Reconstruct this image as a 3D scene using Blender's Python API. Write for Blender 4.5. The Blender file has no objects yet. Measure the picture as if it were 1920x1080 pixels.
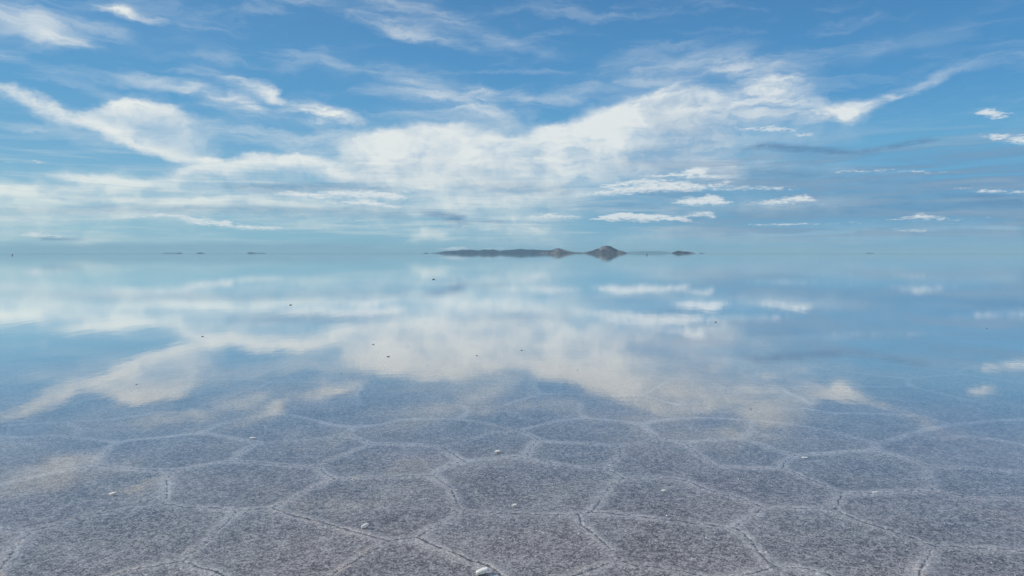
import bpy, bmesh, math, random
import numpy as np
from mathutils import Vector, noise

R = math.radians
sc = bpy.context.scene
COL = sc.collection

# ------------------------------------------------------------------ camera
EYE = 1.70                      # a standing person on the salt flat
F = 1280.0                      # focal length in photo pixels (24 mm on full frame)
PITCH = math.atan(65 / 1280)    # horizon 65 px above the centre
cam = bpy.data.cameras.new('camera')
cam.lens = 24
cam.sensor_width = 36
cam.clip_start = 0.05
cam.clip_end = 400000
camo = bpy.data.objects.new('camera', cam)
COL.objects.link(camo)
camo.location = (0, 0, EYE)
camo.rotation_euler = (math.pi / 2 - PITCH, 0, 0)
sc.camera = camo

sc.view_settings.view_transform = 'Standard'
sc.view_settings.look = 'None'
sc.view_settings.exposure = 0.0
sc.view_settings.gamma = 1.0
sc.cycles.max_bounces = 8
sc.cycles.transparent_max_bounces = 8
sc.cycles.use_denoising = True

SUN_AZ, SUN_EL = R(-82), R(32)   # to the left of the view, clockwise from +Y


def ray(px, py):
    """direction in the world of a photo pixel"""
    x, y = (px - 960) / F, (540 - py) / F
    c, s = math.cos(PITCH), math.sin(PITCH)
    d = Vector((x, c + y * s, -s + y * c))
    return d.normalized()


def azel(px, py):
    d = ray(px, py)
    return math.degrees(math.atan2(d.x, d.y)), math.degrees(math.asin(d.z))


def ground(px, py):
    d = ray(px, py)
    t = -EYE / d.z
    return d.x * t, d.y * t


# ------------------------------------------------------------------ node helper
class NT:
    def __init__(s, tree):
        s.t = tree
        tree.nodes.clear()

    def n(s, kind, **kw):
        o = s.t.nodes.new(kind)
        for k, v in kw.items():
            setattr(o, k, v)
        return o

    def put(s, sock, v):
        if isinstance(v, bpy.types.NodeSocket):
            s.t.links.new(v, sock)
        else:
            sock.default_value = v

    def m(s, op, a, b=None, c=None, clamp=False):
        o = s.n('ShaderNodeMath', operation=op, use_clamp=clamp)
        s.put(o.inputs[0], a)
        if b is not None: s.put(o.inputs[1], b)
        if c is not None: s.put(o.inputs[2], c)
        return o.outputs[0]

    def vm(s, op, a, b=None, scale=None):
        o = s.n('ShaderNodeVectorMath', operation=op)
        s.put(o.inputs[0], a)
        if b is not None: s.put(o.inputs[1], b)
        if scale is not None: s.put(o.inputs['Scale'], scale)
        return o.outputs['Value'] if op in ('LENGTH', 'DOT_PRODUCT') else o.outputs[0]

    def rng(s, v, a, b, c=0.0, d=1.0, smooth=True):
        o = s.n('ShaderNodeMapRange')
        o.interpolation_type = 'SMOOTHSTEP' if smooth else 'LINEAR'
        s.put(o.inputs[0], v)
        for i, q in enumerate((a, b, c, d)):
            s.put(o.inputs[i + 1], q)
        return o.outputs[0]

    def mapping(s, v, loc=(0, 0, 0), rot=(0, 0, 0), scale=(1, 1, 1), kind='POINT'):
        o = s.n('ShaderNodeMapping', vector_type=kind)
        s.put(o.inputs[0], v)
        o.inputs[1].default_value = loc
        o.inputs[2].default_value = rot
        o.inputs[3].default_value = scale
        return o.outputs[0]

    def noise(s, v, scale, detail=4, rough=0.5, dist=0.0, dims='3D', color=False, lac=2.0):
        o = s.n('ShaderNodeTexNoise', noise_dimensions=dims)
        s.put(o.inputs['Vector'], v)
        o.inputs['Scale'].default_value = scale
        o.inputs['Detail'].default_value = detail
        o.inputs['Roughness'].default_value = rough
        o.inputs['Lacunarity'].default_value = lac
        o.inputs['Distortion'].default_value = dist
        return o.outputs['Color' if color else 'Fac']

    def mix(s, f, a, b, blend='MIX'):
        o = s.n('ShaderNodeMix', data_type='RGBA', blend_type=blend)
        s.put(o.inputs[0], f)
        s.put(o.inputs[6], a)
        s.put(o.inputs[7], b)
        return o.outputs[2]


def srgb(r, g, b):
    f = lambda c: (c / 255 / 12.92) if c / 255 <= 0.04045 else ((c / 255 + 0.055) / 1.055) ** 2.4
    return (f(r), f(g), f(b), 1)


# ------------------------------------------------------------------ sky
# cloud banks as seen from the standing point: (x, y, reach up, reach down, strength), turned into azimuth and elevation
def runs(*a):
    return list(a)


CIRRUS = [
 (.8, [(-30,18,20,20,.5),(40,30,16,20,.65),(90,45,12,16,.65),(118,60,6,8,.3)]),
 (1, [(40,58,8,8,.3),(110,72,8,10,.6),(160,85,8,9,.6),(198,97,5,5,.2)]),
 (1, [(195,17,4,4,.5),(225,22,8,7,.85),(252,32,6,6,.6),(298,42,4,3,.5)]),
 (.9, [(120,40,16,16,.2),(260,75,20,18,.25),(430,110,20,16,.12)]),
 (1, [(540,-12,8,5,.45),(640,26,34,5,.45),(720,58,40,5,.42),(800,82,24,4,.36),(885,97,6,3,.2)]),
 (1, [(620,-14,20,20,.3),(720,8,20,20,.35),(860,52,16,16,.2),(960,80,9,9,.26),(1045,106,6,6,.12)]),
 (1, [(220,138,6,6,.1),(300,157,7,7,.35),(380,172,8,8,.55),(430,186,11,10,.7),(500,214,10,12,.75),(565,230,10,7,.6)]),
 (1, [(335,132,6,6,.2),(400,138,6,6,.4),(460,148,6,12,.7),(500,165,5,14,.85),(532,193,5,6,.7)]),
 (1, [(370,190,6,6,.2),(440,214,8,6,.35),(520,233,8,5,.5)]),
 (1, [(545,214,8,8,.6),(600,208,12,16,1.),(640,221,11,12,.9),(680,242,8,5,.35)]),
 (.8, [(330,228,20,20,.25),(450,252,22,24,.45),(560,272,22,22,.5),(660,262,25,24,.4)]),
 (.9, [(690,165,20,22,.15),(780,178,20,26,.35),(850,185,18,26,.4),(905,195,18,34,.5),(950,220,12,24,.55)]),
 (1, [(880,162,5,5,.35),(915,178,7,7,.5),(960,180,8,8,.35),(1000,195,6,12,.4),(1060,192,10,12,.5),(1100,200,8,8,.3)]),
 (1, [(-30,228,6,6,.2),(60,240,8,7,.45),(120,256,6,6,.38),(215,277,4,4,.15)]),
 (1, [(-30,104,6,6,.3),(40,104,5,5,.15)]), (.8, [(620,120,20,20,.12),(760,150,20,16,.22),(860,160,14,14,.2)]),
]
RISING = [
 (1, [(1060,165,16,18,.1),(1200,150,26,20,.3),(1300,128,26,30,.36),(1400,138,28,30,.5),(1480,158,30,20,.5),(1540,182,10,10,.2)]),
 (1, [(1380,192,12,20,.55),(1440,175,18,20,.8),(1490,180,16,20,.75),(1540,192,8,12,.35)]),
 (1, [(1490,220,6,6,.4),(1560,216,10,10,.85),(1590,212,12,14,.85),(1615,201,8,8,.75),(1680,179,6,6,.7),(1735,156,5,5,.45),(1870,104,6,5,.1)]),
 (1, [(1320,222,20,15,.45),(1450,216,14,10,.5),(1540,214,8,8,.5)]),
 (.8, [(1600,110,10,10,.1),(1700,70,12,12,.14),(1820,62,12,12,.06)]),
]
BODY = [   # last number: 1 sunlit, 0 turned away
 (.85,[(330,222,10,34,.5),(352,262,16,26,.45),(400,285,14,14,.3)], .72),
 (1, [(-30,158,6,5,.6),(40,177,6,10,.8),(90,195,6,16,.9),(130,212,8,20,.9),(190,240,18,14,.95),(240,262,28,9,.95),(300,286,24,5,.8),(350,301,10,4,.6),(395,308,4,3,.2)], .95),
 (1, [(170,200,6,18,.7),(205,192,7,20,1),(240,188,7,25,1),(272,190,7,30,1),(315,204,7,18,1),(338,214,4,8,.4)], 1),
 (.72,[(-30,350,24,60,.75),(200,355,26,56,.8),(420,360,26,40,.75),(640,365,26,34,.65),(820,375,30,40,.6),(960,375,30,60,.6)], .70),
 (1, [(300,336,10,8,.6),(322,328,12,12,.9),(355,318,11,14,1),(400,313,9,14,1),(432,322,5,7,.7)], 1),
 (1, [(366,301,4,4,.9),(395,297,6,6,1),(420,304,3,4,.9)], 1),
 (1, [(425,314,8,12,.9),(480,296,7,22,1),(540,292,6,24,1),(590,298,7,18,1),(640,312,9,12,.9)], 1),
 (1, [(90,322,4,4,.3),(160,335,6,8,.85),(240,342,6,8,.85),(330,340,9,7,.85)], .95),
 (1, [(640,320,8,10,.95),(690,338,9,7,.9),(730,344,5,5,.4)], 1),
 (1, [(-30,354,6,10,.85),(60,356,6,12,.9),(160,360,5,9,.8),(260,363,4,6,.6),(330,364,4,4,.3)], .9),
 (1, [(-30,378,5,5,.6),(60,381,6,6,.85),(140,380,6,5,.75),(300,378,5,5,.6),(430,374,5,5,.6),(600,384,4,4,.3)], .9),
 (.98,[(640,310,10,12,.5),(700,310,40,44,1),(780,315,50,44,1),(870,310,54,60,.95),(960,315,40,70,.9),(1040,310,36,60,.85),(1120,295,30,54,.8),(1180,300,20,50,.6)], .68),
 (1, [(655,288,12,14,.8),(680,272,12,26,1),(720,256,10,34,1),(775,248,9,32,1),(830,244,9,30,1),(880,246,9,30,.9),(930,262,9,20,.7)], 1),
 (.9,[(900,272,12,20,.6),(960,266,12,22,.9),(1010,256,10,24,1),(1065,250,10,24,1)], 1),
 (1, [(1050,252,10,24,1),(1100,238,18,32,1),(1145,216,18,50,1),(1185,196,12,60,1),(1235,183,8,34,1),(1300,178,8,16,.8),(1380,184,10,12,.5)], 1),
 (1, [(1140,245,16,20,1),(1168,268,14,16,1),(1190,283,6,6,.9)], 1),
 (.9,[(1240,225,20,26,.8),(1290,238,34,44,.85),(1335,262,34,44,.75),(1370,300,20,30,.5)], .25),
 (.9,[(1160,310,20,30,.5),(1230,290,20,44,.85),(1290,300,30,30,.75),(1350,315,20,20,.5)], .12),
 (.6,[(1280,240,40,60,.7),(1380,240,36,60,.55),(1480,245,26,40,.4),(1600,250,14,20,.2)], .45),
 (.6,[(1150,452,10,14,.4),(1350,440,10,14,.7),(1600,436,10,14,.7),(1900,430,10,14,.6)], .6),
 (.6,[(1250,392,10,12,.4),(1450,384,12,12,.8),(1620,378,10,10,.5)], .72),
 (.5,[(1340,320,20,30,.7),(1500,320,14,24,.6),(1700,330,14,20,.4)], .5),
 (.8,[(1230,205,12,16,.6),(1320,205,10,16,.7),(1400,208,10,14,.5),(1480,208,8,8,.3)], .75),
 (.7,[(870,370,30,30,.5),(950,390,36,40,.7),(1010,430,40,30,.65),(1040,455,30,14,.5)], .8),
 (.9,[(768,446,4,4,.6),(795,440,8,9,1),(825,442,8,8,1),(850,446,4,5,.5)], 1),
 (.6,[(-30,400,24,24,.7),(250,400,20,16,.6),(500,400,20,20,.5),(700,410,20,20,.4),(860,420,14,14,.3)], .62),
 (.7,[(-30,402,6,10,.5),(120,405,6,8,.5),(300,398,8,8,.4),(480,400,6,6,.3)], .7),
 (.8,[(-30,415,4,4,.5),(60,420,4,4,.5),(120,428,4,4,.2)], .85),
 (.6,[(-30,437,6,12,.7),(150,444,8,10,.8),(300,452,6,6,.6),(420,456,4,4,.2)], .8),
 (.7,[(1400,470,3,6,.2),(1500,470,4,6,.5),(1580,470,4,5,.3),(1650,472,3,4,.1)], .7),
 (.6,[(1090,450,6,6,.2),(1240,438,6,8,.5),(1400,444,6,6,.3)], .5),
]
FLATS = [
 [(505,364,2,2,.5),(530,361,3,4,1),(590,366,4,5,1),(640,371,2,2,.5)],
 [(590,362,2,2,.6),(640,360,4,8,1),(700,362,4,9,1),(750,369,4,5,1),(775,375,2,2,.4)],
 [(625,383,2,2,.6),(680,376,4,8,1),(735,386,3,3,.9),(760,390,2,2,.4)],
 [(258,405,2,2,.7),(300,403,3,3,1),(348,405,2,2,.6)], [(330,408,2,2,.7),(360,412,4,5,1),(400,413,3,4,1),(440,416,2,2,.6)],
 [(350,420,2,2,.5),(420,421,3,4,1),(470,426,3,4,1),(528,428,2,2,.8)], [(435,425,2,2,.7),(455,430,3,3,.9),(480,429,2,2,.5)],
 [(185,408,1,2,.5),(240,408,2,2,.8),(310,411,1,2,.6)], [(738,340,2,2,.5),(785,335,2,4,.8),(845,338,2,2,.6)],
 [(770,390,2,2,.4),(830,384,3,4,.7),(885,386,2,2,.6)], [(-20,443,1,2,.7),(40,443,2,2,.8),(60,441,5,3,1),(85,439,4,3,1),(110,443,2,2,.8),(150,445,1,2,.6)],
 [(985,408,1,2,.6),(1010,405,3,4,1),(1035,403,3,5,1),(1085,408,1,2,.6)],
 [(1108,410,1,3,.7),(1140,405,3,8,1.1),(1170,402,3,9,1.1),(1200,405,4,8,1.1),(1240,405,2,8,1.1),(1290,411,1,4,.9)],
 [(1275,404,1,2,.6),(1300,402,3,3,1),(1330,400,3,4,1),(1335,406,2,3,.8)], [(975,432,1,2,.6),(1000,430,2,3,1),(1025,432,1,2,.6)],
 [(1060,372,2,2,.4),(1120,360,4,7,.7),(1180,354,5,8,.9),(1240,350,5,8,1),(1310,352,4,6,.9),(1400,334,2,3,.4)],
 [(1130,349,3,4,.8),(1200,340,5,6,.9),(1270,344,4,6,1),(1320,348,3,5,.7)], [(1284,326,2,2,.9),(1300,318,5,6,1.2),(1315,320,5,6,1.2),(1325,328,2,2,.8)],
 [(1060,355,3,3,.4),(1130,330,3,3,.2)], [(1185,333,2,2,.5),(1260,328,3,4,.9),(1330,330,3,4,.9),(1390,333,2,2,.5)],
 [(1255,380,2,2,.6),(1290,378,7,7,1),(1340,373,7,9,1.1),(1370,380,2,3,.5)], [(1400,382,2,2,.4),(1450,378,5,6,.9),(1510,371,5,7,.95),(1540,378,2,2,.5)],
 [(1300,358,3,3,.4),(1420,350,4,6,.7),(1500,355,3,3,.4)], [(1695,407,1,2,.6),(1725,403,3,5,1),(1755,405,2,3,.8)],
 [(1340,425,1,2,.4),(1480,421,2,2,.7),(1620,420,1,2,.5)], [(1600,416,1,2,.3),(1750,410,2,3,.6),(1940,402,2,2,.4)],
 [(1670,432,1,1,.8),(1720,431,1.5,2,.8),(1770,434,1,1,.5)], [(1370,243,2,3,.5),(1420,240,3,5,.7),(1460,238,4,8,.8),(1520,254,3,4,.7)],
 [(1820,213,2,2,.6),(1850,208,6,8,1),(1875,212,5,7,1),(1900,216,2,2,.5)], [(1840,252,3,3,.5),(1870,256,5,8,.8),(1950,262,6,10,1)],
 [(1560,322,2,2,.5),(1650,318,3,4,.7),(1770,324,2,2,.5)], [(1740,350,1,1,.5),(1850,357,2,4,.8),(1950,362,2,5,.8)],
 [(515,453,1,1,.7),(590,453,1,1,.7)], [(812,468.5,1,1.2,.8),(850,465.5,1.5,2,1.2),(885,467,1,1,.8)], [(900,468,1,1,.5),(930,465.5,1,1.5,.8),(955,467,1,1,.5)],
 [(335,473,1,1,.7),(365,471.5,1.3,1.5,1),(395,473,1,1,.5)], [(170,471,1,1,.6),(240,471,1,1,.6)], [(600,413,1,2,.4),(700,415,1,2,.4)],
 [(45,297,2,2,.7),(80,303,1,2,.6)], [(10,303,2,2,.4),(60,308,1,2,.3)], [(-30,273,2,2,.5),(30,275,2,2,.2)], [(845,420,2,2,.5),(910,430,3,4,.6),(960,424,2,3,.3)],
]
SHADE = [
 (1, [(1393,282,2,2,.7),(1430,272,4,8,1),(1500,278,5,9,1),(1560,284,6,7,1),(1620,286,5,5,.9),(1680,276,5,4,.9),(1740,264,5,3,.9),(1765,262,2,2,.4)]),
 (1, [(1730,274,2,2,.6),(1770,270,2,3,.8),(1808,272,1,1,.3)]),
 (.8,[(1340,320,8,10,.3),(1450,325,14,14,.8),(1600,335,12,14,.7),(1740,345,10,8,.6)]),
 (.9,[(1700,350,2,3,.5),(1760,348,3,4,.9),(1850,350,3,3,.9),(1950,350,3,4,.9)]),
 (.9,[(1730,360,3,4,.4),(1800,370,6,8,.9),(1880,374,10,10,.9),(1960,374,10,10,.9)]),
 (.85,[(1380,395,14,14,.5),(1520,392,12,14,.6),(1700,390,14,14,.7),(1960,395,14,14,.7)]),
 (.75,[(1380,355,12,12,.4),(1520,365,14,14,.5),(1700,370,14,14,.6)]),
 (.6,[(1040,385,10,14,.3),(1180,385,14,12,.6),(1300,400,14,14,.6),(1500,415,14,10,.5)]),
 (.9,[(1200,360,5,6,.5),(1260,365,5,6,.7),(1360,362,5,6,.5)]),
 (1, [(785,396,2,3,.4),(830,402,4,6,.8),(858,410,7,9,1),(872,416,3,3,.7)]), (1, [(895,414,1,1.5,.6),(920,414,2,3,.9),(943,416,1,1,.5)]),
 (.7,[(420,350,5,5,.5),(520,352,6,8,.9),(620,350,6,7,.7),(740,356,6,6,.4)]),
 (1, [(75,447,1,1.5,.9),(110,447,1,2,.9),(152,447,1,1,.6)]),
 (.6,[(0,397,5,6,.3),(200,392,5,6,.5),(420,390,5,8,.6),(560,394,8,8,.6),(760,402,8,8,.5)]),
 (.6,[(860,345,10,10,.2),(960,352,10,10,.6),(1060,360,10,8,.5)]),
 (.7,[(1160,410,4,6,.4),(1300,414,2,4,.7),(1340,412,3,5,.4)]), (.8,[(1440,398,3,4,.3),(1600,402,3,4,.6),(1700,412,2,4,.6)]),
 (.5,[(-30,462,3,4,.7),(300,462,3,5,.9),(700,462,5,6,.7)]),
]

GA, GE = 257, 257
AZ0, AZ1, EL0, EL1 = -40.0, 40.0, 0.0, 26.0


def sky_fields():
    a = np.radians(np.linspace(AZ0, AZ1, GA))[:, None]
    e = np.radians(np.linspace(EL0, EL1, GE))[None, :]
    X, Y, Z = np.sin(a) * np.cos(e), np.cos(a) * np.cos(e), np.sin(e) + 0 * a
    c, s_ = math.cos(PITCH), math.sin(PITCH)
    fw = Y * c - Z * s_
    up = Y * s_ + Z * c
    px, py = 960 + F * X / fw, 540 - F * up / fw

    def stroke(pts, p=2.0, stretch=1.0):
        best = np.full(px.shape, 1e9); al = np.zeros(px.shape)
        for q, r in zip(pts[:-1], pts[1:]):
            dx, dy = r[0] - q[0], r[1] - q[1]
            L2 = dx * dx + dy * dy
            t0 = ((px - q[0]) * dx + (py - q[1]) * dy) / L2
            t = np.clip(t0, 0, 1)
            L = math.sqrt(L2)
            wu, wd, st = (q[k] + (r[k] - q[k]) * t for k in (2, 3, 4))
            side = ((px - q[0]) * dy - (py - q[1]) * dx) / L      # > 0 above the run
            if dx < 0: side = -side
            over = np.maximum(np.maximum(-t0, t0 - 1), 0) * L
            w = np.where(side > 0, wu, wd) * 1.25
            d = np.hypot(side / np.maximum(w, 2.0), over / np.maximum(w * 1.2, 9))
            m = d < best
            best = np.where(m, d, best); al = np.where(m, st, al)
        return al * np.exp(-best ** p)

    C = np.zeros(px.shape); Rr = C.copy(); W = C.copy(); B = C + .8; Fl = C.copy(); G = C.copy()
    for k, pts in CIRRUS: C = 1 - (1 - C) * (1 - k * stroke(pts))
    for k, pts in RISING: Rr = 1 - (1 - Rr) * (1 - k * stroke(pts))
    for k, pts, b in BODY:
        t = k * stroke(pts, 2.0)
        W = 1 - (1 - W) * (1 - t)
        B = B * (1 - t) + b * t
    for pts in FLATS: Fl = np.maximum(Fl, stroke(pts, 2.0))
    for k, pts in SHADE: G = 1 - (1 - G) * (1 - k * stroke(pts))
    return dict(C=C, R=Rr, W=W, B=B - .8, F=Fl, G=G)


RANK = dict(C=18, R=9, W=42, B=24, F=33, G=21)


def build_world():
    w = bpy.data.worlds.new('World')
    sc.world = w
    w.use_nodes = True
    w.cycles.sampling_method = 'MANUAL'
    w.cycles.sample_map_resolution = 512
    N = NT(w.node_tree)
    tc = N.n('ShaderNodeTexCoord').outputs['Generated']
    d = N.vm('NORMALIZE', tc)
    sp = N.n('ShaderNodeSeparateXYZ')
    N.put(sp.inputs[0], d)
    x, y, z = sp.outputs
    az = N.m('MULTIPLY', N.m('ARCTAN2', x, y), 57.29578)
    el = N.m('MULTIPLY', N.m('ARCSINE', z), 57.29578)
    cb = N.n('ShaderNodeCombineXYZ')
    N.put(cb.inputs[0], az)
    N.put(cb.inputs[1], el)
    P = cb.outputs[0]
    # the same clouds shrink towards the horizon: detail in the plane of the cloud deck
    zz = N.m('ADD', N.m('MAXIMUM', z, 0.0), 0.045)
    cd = N.n('ShaderNodeCombineXYZ')
    N.put(cd.inputs[0], N.m('DIVIDE', x, zz))
    N.put(cd.inputs[1], N.m('DIVIDE', y, zz))
    D = cd.outputs[0]

    def warp(vec, scale, amt, stretch=(1, 1, 1), detail=3, rough=.55):
        c = N.noise(N.mapping(vec, scale=stretch), scale, detail, rough, color=True)
        c = N.vm('SUBTRACT', c, (.5, .5, .5))
        c = N.vm('MULTIPLY', c, amt)
        return N.vm('ADD', vec, c)

    soft = warp(P, .30, (3.4, 1.7, 0), (1, 1.8, 1), 6, .6)
    crisp = warp(P, 1.1, (1.5, .36, 0), (.55, 2.4, 1), 5, .65)

    def fibre(rot, scale, stretch, detail=7, rough=.6, dist=.4):
        v = N.mapping(soft, rot=(0, 0, R(rot)), scale=(1 / stretch, 1, 1))
        return N.noise(v, scale, detail, rough, dist)

    f1 = fibre(16, .62, 5.5)
    f2 = fibre(-14, .75, 5.0)
    puff = N.noise(soft, .42, 9, .6, .3)
    fine = N.noise(N.mapping(P, scale=(.45, 1.7, 1)), 1.5, 8, .68, .2)

    fields = sky_fields()
    inside = N.m('MULTIPLY', N.rng(N.m('ABSOLUTE', az), 40, 38.5), N.rng(el, 26, 24.5))

    def field(key, vec):
        """a smooth 2D field as a sum of products of 1D curves over azimuth and elevation"""
        M = fields[key]
        U, S, V = np.linalg.svd(M, full_matrices=False)
        r = RANK[key]
        sv = N.n('ShaderNodeSeparateXYZ'); N.put(sv.inputs[0], vec)
        ua = N.m('MULTIPLY_ADD', sv.outputs[0], 1 / (AZ1 - AZ0), -AZ0 / (AZ1 - AZ0), clamp=True)
        ue = N.m('MULTIPLY_ADD', sv.outputs[1], 1 / (EL1 - EL0), -EL0 / (EL1 - EL0), clamp=True)
        ins = []
        for u in (ua, ue):
            c = N.n('ShaderNodeCombineXYZ')
            for k in range(3): N.put(c.inputs[k], u)
            ins.append(c.outputs[0])
        tot = None
        for k in range(0, r, 3):
            f = S[k:k + 3] ** .5
            prs = []
            for side, T in ((0, U[:, k:k + 3] * f), (1, V[k:k + 3].T * f)):
                mx = np.abs(T).max() + 1e-9
                cv = N.n('ShaderNodeVectorCurve')
                cm = cv.mapping
                cm.use_clip = False
                for j in range(3):
                    pts = cm.curves[j].points
                    n = T.shape[0]
                    pts[0].location = (0, T[0, j] / mx); pts[1].location = (1, T[-1, j] / mx)
                    pts[0].handle_type = pts[1].handle_type = 'VECTOR'
                    for i in range(1, n - 1):
                        pts.new(i / (n - 1), T[i, j] / mx).handle_type = 'VECTOR'
                cm.update()
                N.put(cv.inputs['Vector'], ins[side])
                prs.append((cv.outputs[0], mx))
            dt = N.vm('DOT_PRODUCT', prs[0][0], prs[1][0])
            tot = N.m('MULTIPLY_ADD', dt, prs[0][1] * prs[1][1], tot if tot is not None else 0.0)
        return N.m('MULTIPLY', tot, inside)

    Wf, Bf = field('W', soft), field('B', soft)
    cirrus = N.m('MULTIPLY', field('C', soft), N.rng(f1, .34, .66, .14, 1.45))
    rising = N.m('MULTIPLY', field('R', soft), N.rng(f2, .35, .64, .2, 1.5))
    lowband = N.rng(el, 2.0, 9.0, 1, 0)
    strat = N.noise(N.mapping(P, rot=(0, 0, R(1.5)), scale=(.10, 1.6, 1)), 1.0, 7, .62, .5)
    edge = N.rng(N.m('MULTIPLY_ADD', N.m('SUBTRACT', puff, .5), .9, Wf), .10, .92)
    body = N.m('MULTIPLY', N.m('ADD', N.m('MULTIPLY', edge, .36), N.m('MULTIPLY', Wf, .64)), N.rng(Wf, .0, .12))
    fib = N.m('MULTIPLY_ADD', N.rng(az, -12, 4), N.m('SUBTRACT', f2, f1), f1)
    thin = N.rng(N.m('ADD', N.m('MULTIPLY', puff, .4), N.m('MULTIPLY', fib, .6)), .37, .58, .72, 1.10)
    body = N.m('MULTIPLY', body, N.m('ADD', N.m('MULTIPLY', lowband, N.rng(strat, .36, .62, -.35, .12)), thin), clamp=True)
    Ff = field('F', crisp)
    curd = N.noise(N.mapping(P, scale=(.5, 1.9, 1)), 4.2, 6, .62, .3)
    Fn = N.m('MULTIPLY_ADD', N.m('SUBTRACT', fine, .5), 1.2, N.m('MULTIPLY', N.m('SUBTRACT', curd, .5), 1.5))
    flats = N.rng(N.m('MULTIPLY_ADD', Fn, 1.0, Ff), .26, 1.0)
    flats = N.m('MULTIPLY', flats, N.rng(Ff, .04, .25))
    grey = N.m('MULTIPLY', field('G', crisp), N.rng(fine, .3, .62, .55, 1.2), clamp=True)
    layer = N.m('MULTIPLY', N.rng(strat, .39, .58, 0, .74), N.m('MULTIPLY', N.rng(az, 6, 20), N.m('MULTIPLY', N.rng(el, 9.5, 6), N.rng(el, .4, 1.6))))
    grey = N.m('MAXIMUM', grey, N.m('MULTIPLY', layer, N.rng(N.m('ABSOLUTE', az), 60, 40)))
    inv = lambda v: N.m('SUBTRACT', 1.0, v, clamp=True)
    wisps = N.m('MULTIPLY', N.rng(strat, .45, .68, 0, .5), N.rng(el, .3, 2, .2, 1))
    wisps = N.m('MULTIPLY', wisps, N.rng(el, 4, 11, 1, 0))
    high = N.m('MULTIPLY', N.rng(f1, .47, .74, 0, .22), N.rng(el, 6, 12))
    white = inv(N.m('MULTIPLY', N.m('MULTIPLY', inv(cirrus), inv(rising)), inv(body)))
    white = inv(N.m('MULTIPLY', inv(white), inv(N.m('MAXIMUM', wisps, high))))

    # everywhere outside the view: high cloud added, cover raised to whiten the ambient light
    out_mask = N.rng(N.m('ABSOLUTE', az), 38, 60)
    up_mask = N.rng(el, 21, 34)
    rest = N.m('MAXIMUM', out_mask, N.m('MULTIPLY', up_mask, .85))
    hi = N.noise(N.mapping(D, rot=(0, 0, .5), scale=(.35, 1.1, 1)), .9, 8, .58, .6)
    hi = N.m('MULTIPLY', N.rng(hi, .36, .62), rest)
    white = N.m('MAXIMUM', white, N.m('MULTIPLY', hi, .8))

    # ---- clear sky
    sky = N.n('ShaderNodeTexSky', sky_type='NISHITA')
    sky.sun_disc = False
    sky.sun_elevation = SUN_EL
    sky.sun_rotation = SUN_AZ
    sky.altitude = 3650
    sky.air_density = SKY_AIR
    sky.dust_density = SKY_DUST
    sky.ozone_density = SKY_OZONE
    clear = N.mix(1.0, sky.outputs[0], SKY_TINT, 'MULTIPLY')
    def ramp(stops):
        r = N.n('ShaderNodeValToRGB')
        N.put(r.inputs[0], N.m('DIVIDE', el, 90.0))
        e = r.color_ramp.elements
        while len(e) > 1: e.remove(e[-1])
        for k, (deg, c) in enumerate(stops):
            q = e[0] if k == 0 else e.new(deg / 90)
            q.position = deg / 90
            q.color = srgb(*c)
        return N.vm('SCALE', r.outputs[0], scale=K)
    left = ramp([(0, (132, 184, 202)), (3, (134, 186, 205)), (8, (108, 170, 207)), (12, (92, 160, 206)), (16, (88, 152, 202)), (20, (84, 144, 194)), (32, (62, 120, 180)), (90, (44, 92, 156))])
    right = ramp([(0, (104, 162, 199)), (3, (98, 156, 196)), (8, (102, 170, 210)), (12, (82, 152, 204)), (16, (76, 142, 196)), (20, (70, 129, 184)), (32, (54, 110, 170)), (90, (44, 92, 156))])
    tone = N.mix(N.rng(az, -36, 34, 0, 1, False), left, right)
    clear = N.mix(.88, clear, tone)
    # ---- clouds: sunlit from the left, bluish where thick and turned away
    side = N.rng(az, -40, 40, 0, 1, False)
    lit = N.mix(side, CL_LEFT, CL_RIGHT)
    lit = N.mix(N.rng(el, 0, 9, .45, 0), lit, CL_LOW)
    mott = N.m('ADD', N.m('MULTIPLY', N.m('SUBTRACT', puff, .5), .6), N.m('MULTIPLY', N.m('SUBTRACT', fib, .5), .9))
    lum = N.m('ADD', N.m('ADD', Bf, .76), mott, clamp=True)
    lit = N.mix(N.rng(lum, .08, .84, smooth=False), CL_UNDER, lit)
    col = N.mix(N.m('MULTIPLY', white, .96), clear, lit)
    col = N.mix(N.m('MULTIPLY', grey, .80), col, CL_GREY)
    col = N.mix(N.m('MULTIPLY', flats, .92), col, CL_FLAT)
    bg = N.n('ShaderNodeBackground')
    N.put(bg.inputs[0], col)
    bg.inputs[1].default_value = SKY_STRENGTH
    o = N.n('ShaderNodeOutputWorld')
    N.t.links.new(bg.outputs[0], o.inputs[0])


SKY_STRENGTH = 0.10
K = 1 / SKY_STRENGTH


def rad(r, g, b):
    c = srgb(r, g, b)
    return (c[0] * K, c[1] * K, c[2] * K, 1)


SKY_AIR, SKY_DUST, SKY_OZONE = 1.0, 0.3, 2.0
SKY_TINT = (1, 1, 1, 1)
CL_LEFT = rad(234, 238, 235)
CL_RIGHT = rad(225, 231, 233)
CL_LOW = rad(196, 219, 218)
CL_UNDER = rad(140, 172, 202)
CL_GREY = rad(96, 136, 174)
CL_FLAT = rad(222, 229, 232)
build_world()
HAZE = .000021

sun = bpy.data.lights.new('sun', 'SUN')
sun.energy = 3.5
sun.angle = R(0.6)
sun.color = (1.0, .94, .86)
suno = bpy.data.objects.new('sun', sun)
COL.objects.link(suno)
sd = Vector((math.sin(SUN_AZ) * math.cos(SUN_EL), math.cos(SUN_AZ) * math.cos(SUN_EL), math.sin(SUN_EL)))
suno.rotation_euler = sd.to_track_quat('Z', 'Y').to_euler()
suno.location = (-20, 5, 20)


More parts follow.
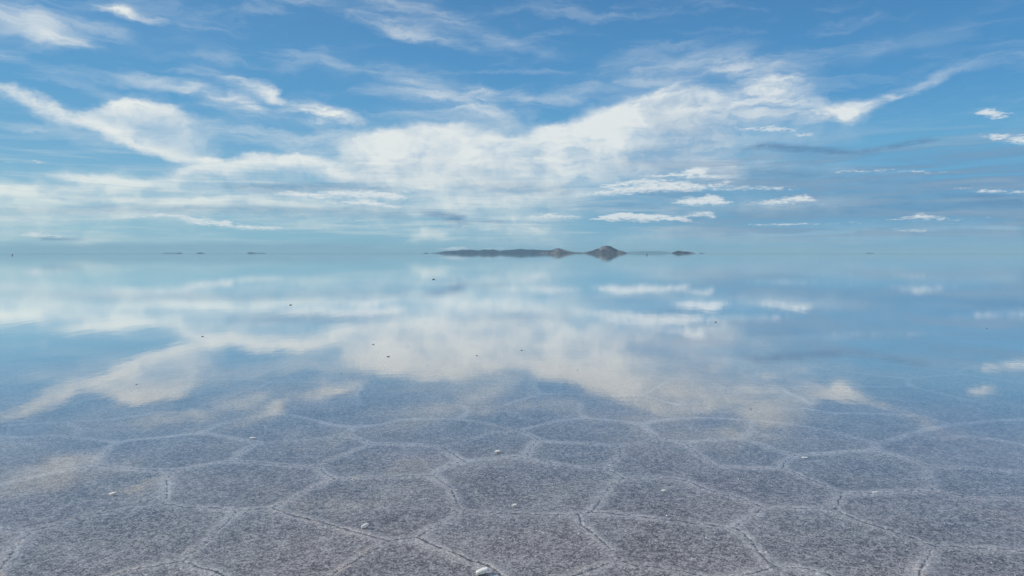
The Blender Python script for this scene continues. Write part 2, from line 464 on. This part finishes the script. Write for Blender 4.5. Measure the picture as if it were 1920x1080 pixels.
# ------------------------------------------------------------------ mesh helpers
def mat(name):
    m = bpy.data.materials.new(name)
    m.use_nodes = True
    return m, NT(m.node_tree)


def out(N, surf):
    o = N.n('ShaderNodeOutputMaterial')
    N.t.links.new(surf, o.inputs[0])
    return o


def link(name, me, mt, label=None, cat=None, group=None, kind=None):
    o = bpy.data.objects.new(name, me)
    COL.objects.link(o)
    if mt: me.materials.append(mt) if not me.materials else None
    if label: o['label'] = label
    if cat: o['category'] = cat
    if group: o['group'] = group
    if kind: o['kind'] = kind
    return o


# ------------------------------------------------------------------ crack and ridge network
LEFT = [   # zoomed tracing, px = X/2, py = 760 + Y/2
 [(-60,720),(5,620),(20,590),(50,545),(90,495),(130,465)],[(130,465),(60,468),(-60,455)],
 [(130,465),(200,450),(265,430),(340,410),(400,400),(480,385),(560,375),(610,368)],
 [(610,368),(622,340),(630,310),(625,280),(640,260),(655,242)],
 [(610,368),(700,378),(800,380),(890,390),(960,388),(1020,382)],
 [(890,390),(860,430),(820,470),(780,510),(740,535),(700,565),(680,585)],
 [(680,585),(620,590),(560,605),(500,615),(430,635),(330,680),(240,760)],
 [(680,585),(720,600),(770,612),(820,630),(900,680)],
 [(1020,382),(1080,355),(1140,325),(1200,300),(1255,275)],
 [(1020,382),(1100,410),(1160,425),(1240,450),(1310,465),(1380,485),(1460,505)],
 [(1255,275),(1350,270),(1450,265),(1540,262),(1620,262)],[(1255,275),(1220,255),(1190,228)],
 [(1620,262),(1660,235),(1700,215),(1740,208)],
 [(1620,262),(1660,285),(1690,310),(1710,350),(1730,385),(1755,400)],
 [(1755,400),(1820,398),(1920,405)],[(1755,400),(1700,425),(1650,445),(1600,470),(1560,495)],
 [(1560,495),(1510,500),(1460,505)],[(1560,495),(1620,520),(1680,545),(1740,570),(1800,590),(1860,620),(1960,700)],
 [(1460,505),(1400,540),(1350,570),(1290,605),(1200,670)],
 [(1740,208),(1800,200),(1860,195),(1920,190)],[(1740,208),(1700,180),(1660,155)],
 [(1660,155),(1600,148),(1500,142),(1400,142)],[(1400,142),(1350,160),(1290,185),(1230,208),(1190,228)],
 [(1190,228),(1100,225),(1000,215),(930,210),(870,208)],[(870,208),(800,215),(740,225),(700,235),(655,242)],
 [(870,208),(900,180),(940,150),(985,140)],[(985,140),(1060,132),(1150,128),(1230,118),(1290,105)],
 [(1290,105),(1340,80)],[(1340,80),(1430,70),(1500,52),(1600,48),(1720,50),(1800,60),(1955,92)],
 [(1340,80),(1260,72),(1180,55),(1100,35),(1040,32)],[(1400,142),(1345,122),(1290,105)],
 [(1660,155),(1740,135),(1850,100),(1955,92)],[(655,242),(560,240),(460,232),(370,222)],
 [(370,222),(365,205),(390,180),(410,155),(445,135)],[(445,135),(520,125),(620,115),(750,100)],
 [(750,100),(820,108),(900,125),(985,140)],[(750,100),(820,70),(900,50),(980,38),(1040,32)],
 [(445,135),(360,125),(280,118),(200,110),(80,118),(-60,110)],[(370,222),(300,230),(220,245),(150,262),(60,280),(-60,310)],
 [(-40,78),(100,68),(250,60),(400,52),(560,30)],[(1040,32),(1010,5),(1040,-20)],[(1720,50),(1760,20),(1740,0)],
 [(280,118),(300,85),(250,60)],
]
RIGHT = [  # px = 960 + X/2
 [(0,190),(100,205),(200,222),(280,232),(350,236)],[(350,236),(380,250),(420,270)],
 [(420,270),(375,290),(350,330),(320,365),(295,398)],[(295,398),(240,405),(160,408),(0,405)],
 [(240,405),(260,440),(300,475),(350,515),(385,545),(405,578)],[(405,578),(350,600),(300,615),(200,650),(160,690)],
 [(405,578),(470,600),(560,605),(650,620),(760,650),(800,690)],[(420,270),(500,265),(600,270),(640,275)],
 [(640,275),(700,300),(770,325),(850,340),(890,358),(940,378)],[(940,378),(920,405),(880,425),(850,440),(838,458)],
 [(838,458),(740,445),(640,430),(540,420),(420,405),(295,398)],[(838,458),(870,480),(900,510),(935,555),(965,585),(990,603)],
 [(990,603),(920,620),(850,635),(760,650)],[(990,603),(1080,605),(1180,625),(1260,680)],
 [(940,378),(1020,380),(1110,382),(1212,385)],[(1212,385),(1225,360),(1238,325)],
 [(1212,385),(1280,420),(1350,445),(1420,465),(1500,495),(1585,522)],[(1585,522),(1570,550),(1545,585),(1530,620),(1500,680)],
 [(1585,522),(1650,525),(1760,535),(1980,545)],[(1238,325),(1360,325),(1450,320),(1580,315)],
 [(1580,315),(1575,280),(1560,240),(1560,225)],[(1238,325),(1180,300),(1120,275),(1060,250),(1015,232)],
 [(1015,232),(920,232),(840,228),(770,225)],[(770,225),(720,195),(680,165),(640,135)],
 [(640,135),(590,128),(545,120)],[(545,120),(520,95),(490,68)],
 [(490,68),(560,52),(650,45),(760,45),(880,52),(1000,62),(1100,75),(1200,95),(1300,120),(1370,142)],
 [(640,135),(740,128),(860,122)],[(860,122),(950,150),(1010,172),(1060,182)],[(860,122),(900,95),(900,54)],
 [(1060,182),(1030,205),(1015,232)],[(1060,182),(1180,178),(1300,168),(1350,165)],[(1350,165),(1370,142)],
 [(1350,165),(1430,180),(1500,200),(1560,225)],[(1560,225),(1700,230),(1820,240),(1980,245)],
 [(1370,142),(1450,120),(1560,85),(1650,70),(1750,60),(1980,45)],
 [(545,120),(480,140),(400,148),(280,140),(160,135),(100,125),(50,100),(35,92)],
 [(35,92),(100,75),(180,55),(280,45)],[(280,45),(250,20),(260,-10)],[(280,45),(400,55),(490,68)],
 [(350,236),(385,210),(410,180),(400,148)],[(0,190),(55,188),(75,155),(100,125)],
 [(1650,70),(1560,40),(1420,30),(1200,25),(1100,10)],[(1600,122),(1720,112),(1820,125),(1980,160)],[(1600,122),(1500,100),(1450,120)],
 [(1580,315),(1720,345),(1980,350)],
]
SEGS = []
for lines, ox in ((LEFT, 0), (RIGHT, 960)):
    for ln in lines:
        pts = [ground(ox + X / 2, 760 + Y / 2) for X, Y in ln]
        SEGS += list(zip(pts[:-1], pts[1:]))
SEGS = np.array(SEGS)          # n,2,2


def seg_dist(px, py):
    """nearest and crack-line distance to the traced network"""
    best = np.full(px.shape, 9.0)
    for (a, b) in SEGS:
        lo = np.minimum(a, b) - .45
        hi = np.maximum(a, b) + .45
        k = np.nonzero((px > lo[0]) & (px < hi[0]) & (py > lo[1]) & (py < hi[1]))[0]
        if len(k) == 0: continue
        qx, qy = px[k] - a[0], py[k] - a[1]
        d = b - a
        t = np.clip((qx * d[0] + qy * d[1]) / (d @ d), 0, 1)
        r = np.hypot(qx - t * d[0], qy - t * d[1])
        best[k] = np.minimum(best[k], r)
    return best


rs = np.random.RandomState(4)


def voronoi_dist(px, py, cell=1.75):
    """distance to the nearest edge of a jittered cell pattern"""
    H = 256
    jx, jy = rs.rand(H, H), rs.rand(H, H)
    gx, gy = np.floor(px / cell).astype(int), np.floor(py / cell).astype(int)
    d1 = np.full(px.shape, 1e9); x1 = np.zeros_like(px); y1 = np.zeros_like(px)
    cand = []
    for i in (-2, -1, 0, 1, 2):
        for j in (-2, -1, 0, 1, 2):
            cx, cy = gx + i, gy + j
            sx = (cx + .5 + .75 * (jx[cx % H, cy % H] - .5)) * cell
            sy = (cy + .5 + .75 * (jy[cx % H, cy % H] - .5)) * cell
            dd = np.hypot(px - sx, py - sy)
            cand.append((dd, sx, sy))
            m = dd < d1
            d1 = np.where(m, dd, d1); x1 = np.where(m, sx, x1); y1 = np.where(m, sy, y1)
    e = np.full(px.shape, 1e9)
    for dd, sx, sy in cand:
        L = np.hypot(sx - x1, sy - y1)
        ok = L > 1e-6
        q = (dd ** 2 - d1 ** 2) / np.where(ok, 2 * L, 1)
        e = np.where(ok, np.minimum(e, q), e)
    return e


_perm = rs.rand(512, 512)


def vnoise(x, y, f):
    x, y = x * f, y * f
    xi, yi = np.floor(x).astype(int), np.floor(y).astype(int)
    fx, fy = x - xi, y - yi
    fx, fy = fx * fx * (3 - 2 * fx), fy * fy * (3 - 2 * fy)
    g = lambda a, b: _perm[a % 512, b % 512]
    return (g(xi, yi) * (1 - fx) + g(xi + 1, yi) * fx) * (1 - fy) + (g(xi, yi + 1) * (1 - fx) + g(xi + 1, yi + 1) * fx) * fy - .5


def fbm(x, y, f, o=4, g=.5):
    s, a = 0, 1
    for i in range(o):
        s = s + a * vnoise(x + 13.7 * i, y - 7.1 * i, f)
        a *= g; f *= 2.03
    return s


def crust(px, py):
    """height, edge distance for points of the salt crust"""
    r = np.hypot(px, py)
    wx = px + .10 * fbm(px, py, 1.6, 3) + .022 * fbm(px + 50, py, 14, 3)
    wy = py + .10 * fbm(px + 90, py, 1.6, 3) + .022 * fbm(px, py + 40, 14, 3)
    nx = px + .020 * fbm(px, py, 9, 4, .6)
    ny = py + .020 * fbm(px + 31, py, 9, 4, .6)
    d = seg_dist(nx, ny)
    far = np.clip((py - 6.4) / 1.2, 0, 1)
    side = np.clip((np.abs(px) - .80 * py - .2) / .4, 0, 1)
    near = np.clip((2.9 - py) / .4, 0, 1)
    v = voronoi_dist(wx, wy)
    use = np.maximum(np.maximum(far, side), near)
    d = np.minimum(d, v + (1 - use) * 2)
    ridge = np.exp(-(d / .062) ** 2)
    broad = np.exp(-(d / .16) ** 2)
    fade = .25 + .75 * np.clip(1 - (r - 6) / 7, 0, 1)
    fade = fade * np.clip(1 - (r - 60) / 60, 0, 1)
    d = d / (.35 + .65 * np.clip(1 - (r - 6) / 9, 0, 1)) + .17 * np.clip((r - 6.5) / 12, 0, 1) * np.clip(.55 + 1.5 * vnoise(px, py, .17), 0, 1.2)
    rel = .55 + .9 * (vnoise(px, py, .9) + .5)
    h = (.0075 * ridge * rel + .0035 * broad) * fade
    h += .0022 * fbm(px, py, 24, 3, .6) * np.clip((14 - r) / 6, 0, 1)
    h += .003 * fbm(px, py, 1.1, 3)
    h += .0055 * ridge * np.clip(fbm(px, py, 17, 4, .6), -.3, .6) * np.clip((12 - r) / 6, 0, 1)
    h -= .006 * np.exp(-(d / .007) ** 2) * np.clip((12 - r) / 6, 0, 1)
    return h, np.where(r < 118, d, 1.0)


WATER_Z = 0.0
BASE_Z = -0.0125        # mean level of the crust under the brine


def build_ground():
    # rings around the standing point, dense where the eye is near; one sheet out to the horizon
    rr = [0.0, .8, 1.6, 2.2]
    r = 2.5
    while r < 16:
        rr.append(r); r *= 1.0032
    while r < 120:
        rr.append(r); r *= 1.012
    while r < 90000:
        rr.append(r); r *= 1.35
    rr = np.array(rr[1:])
    front = np.arange(-47, 47.01, .165)
    back = np.arange(50, 311, 5.)
    th = np.radians(np.concatenate([front, back]))
    nr, nt = len(rr), len(th)
    Rg, Tg = np.meshgrid(rr, th, indexing='ij')
    X, Y = (Rg * np.sin(Tg)).ravel(), (Rg * np.cos(Tg)).ravel()
    h, d = crust(X, Y)
    V = np.empty((nr * nt + 1, 3))
    V[:-1, 0], V[:-1, 1], V[:-1, 2] = X, Y, h + BASE_Z
    V[-1] = (0, 0, BASE_Z)
    i, j = np.meshgrid(np.arange(nr - 1), np.arange(nt), indexing='ij')
    j2 = (j + 1) % nt
    quads = np.stack([i * nt + j, (i + 1) * nt + j, (i + 1) * nt + j2, i * nt + j2], -1).reshape(-1, 4)[:, ::-1]
    tris = np.stack([np.arange(nt), (np.arange(nt) + 1) % nt, np.full(nt, nr * nt)], -1)[:, ::-1]
    me = bpy.data.meshes.new('salt_flat')
    me.vertices.add(len(V)); me.vertices.foreach_set('co', V.ravel())
    nl = quads.size + tris.size
    me.loops.add(nl)
    me.loops.foreach_set('vertex_index', np.concatenate([quads.ravel(), tris.ravel()]))
    me.polygons.add(len(quads) + len(tris))
    st = np.concatenate([np.arange(len(quads)) * 4, quads.size + np.arange(len(tris)) * 3])
    me.polygons.foreach_set('loop_start', st)
    me.update(calc_edges=True)
    me.validate()
    if me.polygons[0].normal.z < 0: me.flip_normals()
    me.polygons.foreach_set('use_smooth', np.ones(len(me.polygons), bool))
    at = me.attributes.new('edge_distance', 'FLOAT', 'POINT')
    at.data.foreach_set('value', np.append(d, 1.0))
    return me


def salt_material():
    m, N = mat('salt_crust')
    at = N.n('ShaderNodeAttribute', attribute_name='edge_distance').outputs['Fac']
    P = N.n('ShaderNodeNewGeometry').outputs['Position']
    big = N.noise(P, .55, 3, .5)
    mid = N.noise(P, 5, 4, .6)
    gr = N.noise(P, 34, 5, .72)
    gr2 = N.noise(P, 95, 3, .7)
    vo = N.n('ShaderNodeTexVoronoi', feature='F1')
    N.put(vo.inputs['Vector'], N.mapping(P, scale=(1, 1, .2)))
    vo.inputs['Scale'].default_value = 120
    sv = N.n('ShaderNodeSeparateColor'); N.put(sv.inputs[0], vo.outputs['Color'])
    grain = sv.outputs[0]
    # crystals give pale crumbly rims near the joints, mud shows between grains inside the plates
    rag = N.m('ADD', N.m('MULTIPLY', N.m('SUBTRACT', mid, .5), .13), N.m('MULTIPLY', N.m('SUBTRACT', gr, .5), .13))
    rim = N.rng(N.m('ADD', at, rag), .012, .088, 1, 0)
    old = N.rng(N.noise(P, 1.3, 4, .6), .35, .65, .45, 1.0)
    pale = N.m('ADD', N.m('MULTIPLY', rim, old), N.m('MULTIPLY', N.m('SUBTRACT', mid, .5), .7))
    g = N.rng(N.m('ADD', N.m('MULTIPLY', gr, .5), N.m('MULTIPLY', gr2, .5)), .43, .59, 0, 1)
    g = N.m('ADD', N.m('MULTIPLY', g, .68), N.m('MULTIPLY', N.rng(grain, .3, 1.0), .32))
    v = N.m('ADD', N.m('MULTIPLY', g, .76), N.m('MULTIPLY', pale, .32), clamp=True)
    v = N.m('ADD', v, N.m('MULTIPLY', N.m('SUBTRACT', N.noise(P, 1.7, 5, .65), .5), .42), clamp=True)
    c = N.mix(v, SALT_DARK, SALT_PALE)
    c = N.mix(N.rng(big, .38, .60, 0, .85), c, N.mix(v, SALT_DARK2, SALT_PALE))
    spark = N.m('MULTIPLY', N.rng(grain, .965, .99), N.rng(sv.outputs[1], .3, .6))
    c = N.mix(N.m('MULTIPLY', spark, .45), c, (.75, .74, .72, 1))
    crack = N.rng(N.m('MULTIPLY_ADD', N.m('SUBTRACT', gr, .5), .022, at), .002, .010, 1, 0)
    crack = N.m('MULTIPLY', crack, N.rng(N.noise(P, 2.6, 5, .65), .33, .44))
    c = N.mix(N.m('MULTIPLY', crack, .85), c, (.045, .042, .042, 1))
    b = N.n('ShaderNodeBump')
    b.inputs['Strength'].default_value = .8
    b.inputs['Distance'].default_value = .006
    N.put(b.inputs['Height'], N.m('ADD', gr, N.m('MULTIPLY', gr2, .4)))
    p = N.n('ShaderNodeBsdfPrincipled')
    N.put(p.inputs['Base Color'], c)
    p.inputs['Roughness'].default_value = .55
    p.inputs['Specular IOR Level'].default_value = .35
    N.put(p.inputs['Normal'], b.outputs[0])
    out(N, p.outputs[0])
    return m


SALT_DARK = (.078, .054, .048, 1)
SALT_DARK2 = (.054, .050, .049, 1)
SALT_PALE = (.630, .590, .568, 1)
me = build_ground()
link('ground', me, salt_material(), kind='structure')


def water_material():
    m, N = mat('shallow_brine')
    P = N.n('ShaderNodeNewGeometry').outputs['Position']
    # light breeze: low wavelets running across the view
    w1 = N.noise(N.mapping(P, rot=(0, 0, R(6)), scale=(.22, 1, 1)), 8, 4, .6)
    w3 = N.noise(N.mapping(P, scale=(3.2, .8, 1)), 1.0, 3, .5)
    w2 = N.noise(N.mapping(P, rot=(0, 0, R(-12)), scale=(.35, 1, 1)), .8, 3, .5)
    b = N.n('ShaderNodeBump')
    b.inputs['Strength'].default_value = 1
    b.inputs['Distance'].default_value = 1.0
    N.put(b.inputs['Height'], N.m('ADD', N.m('MULTIPLY', w3, WAVE3), N.m('ADD', N.m('MULTIPLY', w1, WAVE1), N.m('MULTIPLY', w2, WAVE2))))
    gl = N.n('ShaderNodeBsdfAnisotropic')
    gl.inputs['Color'].default_value = (1, 1, 1, 1)
    gl.inputs['Roughness'].default_value = W_ROUGH
    N.put(gl.inputs['Normal'], b.outputs[0])
    fr = N.n('ShaderNodeFresnel')
    bf = N.n('ShaderNodeNewGeometry').outputs['Backfacing']
    N.put(fr.inputs['IOR'], N.m('MULTIPLY_ADD', bf, 1 / W_IOR - W_IOR, W_IOR))
    tr = N.n('ShaderNodeBsdfTransparent')
    tr.inputs[0].default_value = (.97, .985, .99, 1)
    mx = N.n('ShaderNodeMixShader')
    N.put(mx.inputs[0], N.m('MULTIPLY', N.m('ADD', N.rng(fr.outputs[0], .05, .66, smooth=False), N.rng(fr.outputs[0], .04, .66)), .5))
    N.t.links.new(tr.outputs[0], mx.inputs[1])
    N.t.links.new(gl.outputs[0], mx.inputs[2])
    out(N, mx.outputs[0])
    return m


WAVE1, WAVE2, WAVE3, W_ROUGH, W_IOR = .00036, .0009, .0010, .022, 1.45


def disc(name, rings, nt, z):
    bm = bmesh.new()
    c = bm.verts.new((0, 0, z))
    prev = None
    for r in rings:
        cur = [bm.verts.new((r * math.sin(2 * math.pi * k / nt), r * math.cos(2 * math.pi * k / nt), z)) for k in range(nt)]
        for k in range(nt):
            if prev is None: bm.faces.new((c, cur[(k + 1) % nt], cur[k]))
            else: bm.faces.new((prev[k], prev[(k + 1) % nt], cur[(k + 1) % nt], cur[k]))
        prev = cur
    me = bpy.data.meshes.new(name)
    bm.to_mesh(me); bm.free()
    return me


me = disc('water', [4, 16, 64, 256, 1024, 4096, 16000, 85000], 64, WATER_Z)
if me.polygons[0].normal.z < 0: me.flip_normals()
link('water', me, water_material(), kind='structure')


# ------------------------------------------------------------------ islands on the horizon
def island_material(name, lo, hi, tan):
    m, N = mat(name)
    g = N.n('ShaderNodeNewGeometry')
    P = g.outputs['Position']
    n1 = N.noise(P, .006, 6, .65)
    n2 = N.noise(P, .03, 4, .6)
    c = N.mix(N.rng(n1, .38, .62), lo, hi)
    c = N.mix(N.rng(N.m('ADD', n1, N.m('MULTIPLY', n2, .4)), .62, .82), c, tan)
    p = N.n('ShaderNodeBsdfPrincipled')
    N.put(p.inputs['Base Color'], c)
    p.inputs['Roughness'].default_value = .95
    out(N, p.outputs[0])
    return m


def island(name, prof, dist, label, mt, depth=None, seed=0, rough=.12, kind='structure', cat=None):
    """terrain sheet on a curved footprint; prof is the skyline, (px, py) with the shore at 475"""
    xs = [p[0] for p in prof]
    x0, x1 = min(xs), max(xs)
    wid = (x1 - x0) / F * dist
    depth = depth or wid * .45
    nx, ny = max(24, int((x1 - x0) * 1.2)), 26
    cx = ((x0 + x1) / 2 - 960) / F * dist
    bm = bmesh.new()
    grid = []
    for i in range(nx + 1):
        px = x0 + (x1 - x0) * i / nx
        top = np.interp(px, xs, [475 - p[1] for p in prof])
        H = top / F * dist
        X = (px - 960) / F * dist - cx
        col = []
        t = i / nx
        shrink = .35 + .65 * math.sin(math.pi * min(max(t, .0), 1)) ** .5
        for j in range(ny + 1):
            s = 2 * j / ny - 1
            prof_s = max(0, 1 - abs(s) ** 1.5)
            q = Vector((X * .004 + seed, s * 2.2, seed * 1.7))
            er = noise.fractal(q * 1.1, .8, 2.1, 5)
            er2 = noise.noise(Vector((X * .011 + seed, s * .9, 3.1)))
            h = H * prof_s * (1 + rough * er + rough * .8 * er2 * (1 - prof_s))
            col.append(bm.verts.new((X, s * depth * .5 * shrink, max(h, 0) - (2.0 if abs(s) > .99 or i in (0, nx) else 0))))
        grid.append(col)
    for i in range(nx):
        for j in range(ny):
            f = bm.faces.new((grid[i][j], grid[i + 1][j], grid[i + 1][j + 1], grid[i][j + 1]))
            f.smooth = True
    me = bpy.data.meshes.new(name)
    bm.to_mesh(me); bm.free()
    o = link(name, me, mt, label, cat, None, kind)
    o.location = (cx, dist, 0)
    return o


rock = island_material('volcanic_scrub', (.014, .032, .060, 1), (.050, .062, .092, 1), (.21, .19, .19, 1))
haze_blue_rock = island_material('haze_blue_scrub', (.010, .036, .080, 1), (.018, .050, .10, 1), (.035, .07, .12, 1))  # far scrub with the blue of distant air painted into its colour

island('island_ridge', [(806,475),(812,474.2),(820,473.4),(831,471.6),(848,470.2),(865,468.6),(880,467.9),(897,469.4),(906,468.6),(915,468),(925,468.2),(936,470.2),(944,469.2),(955,467.9),(966,468.2),(977,466.8),(991,468.3),(998,467.2),(1008,469),(1024,468.8),(1036,470),(1048,473),(1056,475)],
       17000, 'long low blue island ridge on the horizon left of the cone hills', haze_blue_rock, seed=1, rough=.2)
island('island_hill', [(1010,475),(1020,472.4),(1028,470),(1036,467.6),(1043,464.8),(1047,465),(1056,468),(1066,470.4),(1076,472.6),(1086,473.0),(1100,473.2),(1114,474.6),(1118,475)],
       13000, 'small brown cone hill at the right end of the long blue ridge', rock, seed=5)
island('island_mountain', [(1078,475),(1082,473.4),(1096,473.0),(1106,471.2),(1115,468.4),(1122,466.6),(1128,463.6),(1133,463),(1140,463.4),(1145,463),(1151,465.2),(1158,468.2),(1166,470.8),(1174,473.4),(1180,475)],
       12500, 'tallest rocky island mountain with tan slopes on the horizon', rock, seed=9, rough=.32)
island('island', [(1255,475),(1261,473.2),(1268,470.8),(1272,470.0),(1279,471),(1290,471.8),(1299,473.4),(1306,475)],
       12000, 'small dark island standing alone right of the tall mountain', rock, seed=14)
island('islet', [(1309,475),(1313,474),(1318,474.1),(1322,475)], 15000, 'faint islet just right of the small dark island', haze_blue_rock, seed=3)
island('islet', [(793,475),(797,474.1),(800,473.6),(803,474.1),(806,475)], 15000, 'tiny dark islet off the left tip of the long ridge', haze_blue_rock, seed=21)
island('islet', [(304,475),(312,474),(330,474.1),(338,473.5),(344,475)], 16000, 'thin dark islet on the left horizon, first from the left', haze_blue_rock, seed=23)
island('islet', [(366,475),(371,473.8),(377,473),(382,474),(388,475)], 16000, 'short dark islet right of the thin islet on the left horizon', haze_blue_rock, seed=27)
island('islet', [(463,475),(467,473.2),(472,473),(480,473.9),(494,474),(503,475)], 16000, 'low dark islet midway between left edge and long ridge', haze_blue_rock, seed=31)
island('islet', [(1622,475),(1627,474),(1634,474),(1640,475)], 18000, 'faint islet far out on the right horizon', haze_blue_rock, seed=37)

# very distant coast behind the mountain, almost lost in the air
island('hills', [(1165,475),(1180,472.2),(1200,471.0),(1230,470.8),(1250,472),(1262,475)], 60000, None, haze_blue_rock, seed=41, rough=.03)


# ------------------------------------------------------------------ loose salt chunks
def chunk_material(name, c1, c2):
    m, N = mat(name)
    P = N.n('ShaderNodeTexCoord').outputs['Object']
    n1 = N.noise(P, 60, 5, .65)
    p = N.n('ShaderNodeBsdfPrincipled')
    N.put(p.inputs['Base Color'], N.mix(N.rng(n1, .35, .65), c1, c2))
    p.inputs['Roughness'].default_value = .6
    p.inputs['Subsurface Weight'].default_value = 0
    b = N.n('ShaderNodeBump')
    b.inputs['Distance'].default_value = .003
    N.put(b.inputs['Height'], N.noise(P, 160, 4, .6))
    N.put(p.inputs['Normal'], b.outputs[0])
    out(N, p.outputs[0])
    return m


white_salt = chunk_material('white_salt', (.62, .60, .56, 1), (.85, .84, .80, 1))
dark_salt = chunk_material('muddy_salt', (.07, .065, .06, 1), (.20, .18, .16, 1))


def chunk(px, py, L, W, H, rz, tilt, label, mt=white_salt, group=None, name='salt_chunk', seed=0):
    bm = bmesh.new()
    bmesh.ops.create_icosphere(bm, subdivisions=4, radius=1)
    if mt is white_salt: L, W, H = L * .86, W * .86, H * .86
    rnd = random.Random(seed)
    planes = []
    for k in range(14):
        v = Vector((rnd.gauss(0, 1), rnd.gauss(0, 1), rnd.gauss(0, 1))).normalized()
        planes.append((v, rnd.uniform(.8, 1.15)))
    for v in bm.verts:
        c = Vector([math.copysign(abs(q) ** .55, q) for q in v.co])
        for n, d in planes:
            k = c.dot(n)
            if k > d: c -= n * (k - d) * .97
        c += v.co * .12 * noise.fractal(v.co * 2.2 + Vector((seed, 0, 0)), .8, 2, 4)
        v.co = Vector((c.x * L / 2, c.y * W / 2, c.z * H / 2))
    for f in bm.faces: f.smooth = False
    me = bpy.data.meshes.new(name)
    bm.to_mesh(me); bm.free()
    o = link(name, me, mt, label, 'salt lump' if mt is white_salt else 'lump', group)
    x, y = ground(px, py)
    o.rotation_euler = (0, R(tilt), R(rz))
    z = -0.002 + H * .42 + abs(math.sin(R(tilt))) * L * .22
    o.location = (x, y, z)
    return o


chunk(905, 1075, .084, .036, .030, 16, -14, 'largest white salt slab at the bottom edge of the frame, its right end raised', seed=2)
chunk(684, 989, .058, .022, .024, 30, -18, 'white salt stick tilted over a crack, left of the centre foreground', seed=3)
chunk(964, 948, .040, .020, .014, 8, -8, 'small white salt flake in the plate above the bottom centre plate', seed=4)
chunk(934, 847, .062, .035, .016, 3, -2, 'flat white salt flake on a plate in the middle distance, above centre', seed=5)
chunk(212, 926, .062, .030, .016, 12, -3, 'thin pale salt flake at far left of the foreground', seed=6)
chunk(1244, 920, .036, .022, .012, 4, -4, 'small pale salt flake right of centre beside a dark shadow', seed=7)
chunk(474, 821, .062, .035, .010, 0, 0, 'pale flake just under water on the left, beyond the cracked plates', seed=8)
chunk(1509, 858, .060, .028, .009, 0, 0, 'pale flake in the right middle distance near a ridge joint', seed=9)
chunk(1641, 923, .040, .022, .010, 0, 0, 'small pale flake lying on the long ridge at far right', seed=10)
chunk(1250, 967, .014, .012, .010, 0, 0, 'tiny white grain right of the bottom centre plate', seed=11)
chunk(1324, 1048 - 40, .012, .010, .008, 40, 0, 'tiny white grain in the lower right plate', seed=12)

DARK = [(700,646,.12,'upper dark lump of the pair in the cloud reflection, left of centre'),
        (728,669,.12,'lower dark lump of the pair in the cloud reflection, left of centre'),
        (765,649,.07,'very small dark lump right of the pair in the cloud reflection'),
        (1083,694,.06,'small dark lump in the bright reflection right of centre'),
        (1408,767,.06,'small dark lump where the right reflection ends'),
        (813,524,.45,'dark lump far out below the left end of the ridge'),
        (380,631,.13,'dark lump at the edge of the blue reflection on the left'),
        (256,721,.07,'small dark lump in the lower left cloud reflection'),
        (545,572,.22,'thin dark lump in the far reflection left of centre'),
        (1342,604,.15,'dark lump in the blue water right of centre'),
        (978,657,.10,'small dark lump in the centre of the reflection'),
        (640,700,.06,'faint dark lump between the two cloud reflections'),
        (1850,616,.10,'faint dark lump in the bright blue water at right'),
        (132,892-70,.05,'faint dark grain in the near water at left'),
        (1571,728,.05,'faint dark grain in the water at right'),
        (894,667,.09,'faint dark lump centre left of the reflection')]
for k, (px, py, L, lab) in enumerate(DARK):
    chunk(px, py, L * .36, L * .2, L * .11, (k * 37) % 40 - 20, 0, lab, dark_salt, 'dark lumps standing in the shallow water', 'mud_lump', seed=40 + k)
# two specks near the horizon
chunk(1213, 478.4, .8, .7, 1.5, 0, 0, 'dark upright speck on the horizon right of the tall mountain', dark_salt, None, 'rock', seed=71)
chunk(23, 478.8, .7, .6, 1.2, 0, 0, 'dark upright speck on the horizon at the far left', dark_salt, None, 'rock', seed=72)


def crystals():
    rnd = random.Random(11)
    bm = bmesh.new()
    X, Y, S = [], [], []
    while len(X) < 1500:
        r = 2.9 + 9 * rnd.random() ** 1.3
        a = R(rnd.uniform(-45, 45))
        X.append(r * math.sin(a)); Y.append(r * math.cos(a)); S.append(rnd.uniform(.0018, .0042) * (1.9 if rnd.random() < .06 else 1))
    h, d = crust(np.array(X), np.array(Y))
    for x, y, s, hh in zip(X, Y, S, h):
        q = [Vector((rnd.uniform(-1, 1), rnd.uniform(-1, 1), 0)) for _ in range(1)][0]
        base = []
        n = 5
        a0 = rnd.random() * 6
        for k in range(n):
            a = a0 + 2 * math.pi * k / n
            base.append(bm.verts.new((x + s * math.cos(a) * rnd.uniform(.7, 1.3), y + s * math.sin(a) * rnd.uniform(.7, 1.3), hh + BASE_Z - s * .3)))
        top = bm.verts.new((x + q.x * s * .4, y + q.y * s * .4, hh + BASE_Z + s * rnd.uniform(.8, 1.6)))
        for k in range(n):
            bm.faces.new((base[k], base[(k + 1) % n], top))
    me = bpy.data.meshes.new('salt_crystals')
    bm.to_mesh(me); bm.free()
    link('salt_crystals', me, white_salt, 'loose white salt crystals sprinkled over the cracked crust', 'salt crystals', None, 'stuff')


crystals()


# ------------------------------------------------------------------ air
bm = bmesh.new()
bmesh.ops.create_cube(bm, size=1)
me = bpy.data.meshes.new('haze')
for v in bm.verts: v.co = Vector((v.co.x * 190000, v.co.y * 190000, -4 if v.co.z < 0 else 320))
bm.to_mesh(me); bm.free()
m, N = mat('haze')
o = N.n('ShaderNodeOutputMaterial')
pv = N.n('ShaderNodeVolumePrincipled')
pv.inputs['Color'].default_value = (.56, .87, 1.0, 1)
pv.inputs['Density'].default_value = HAZE
N.t.links.new(pv.outputs[0], o.inputs['Volume'])
link('haze', me, m, 'thin pale blue air over the salt flat out to the horizon', 'haze', None, 'stuff')
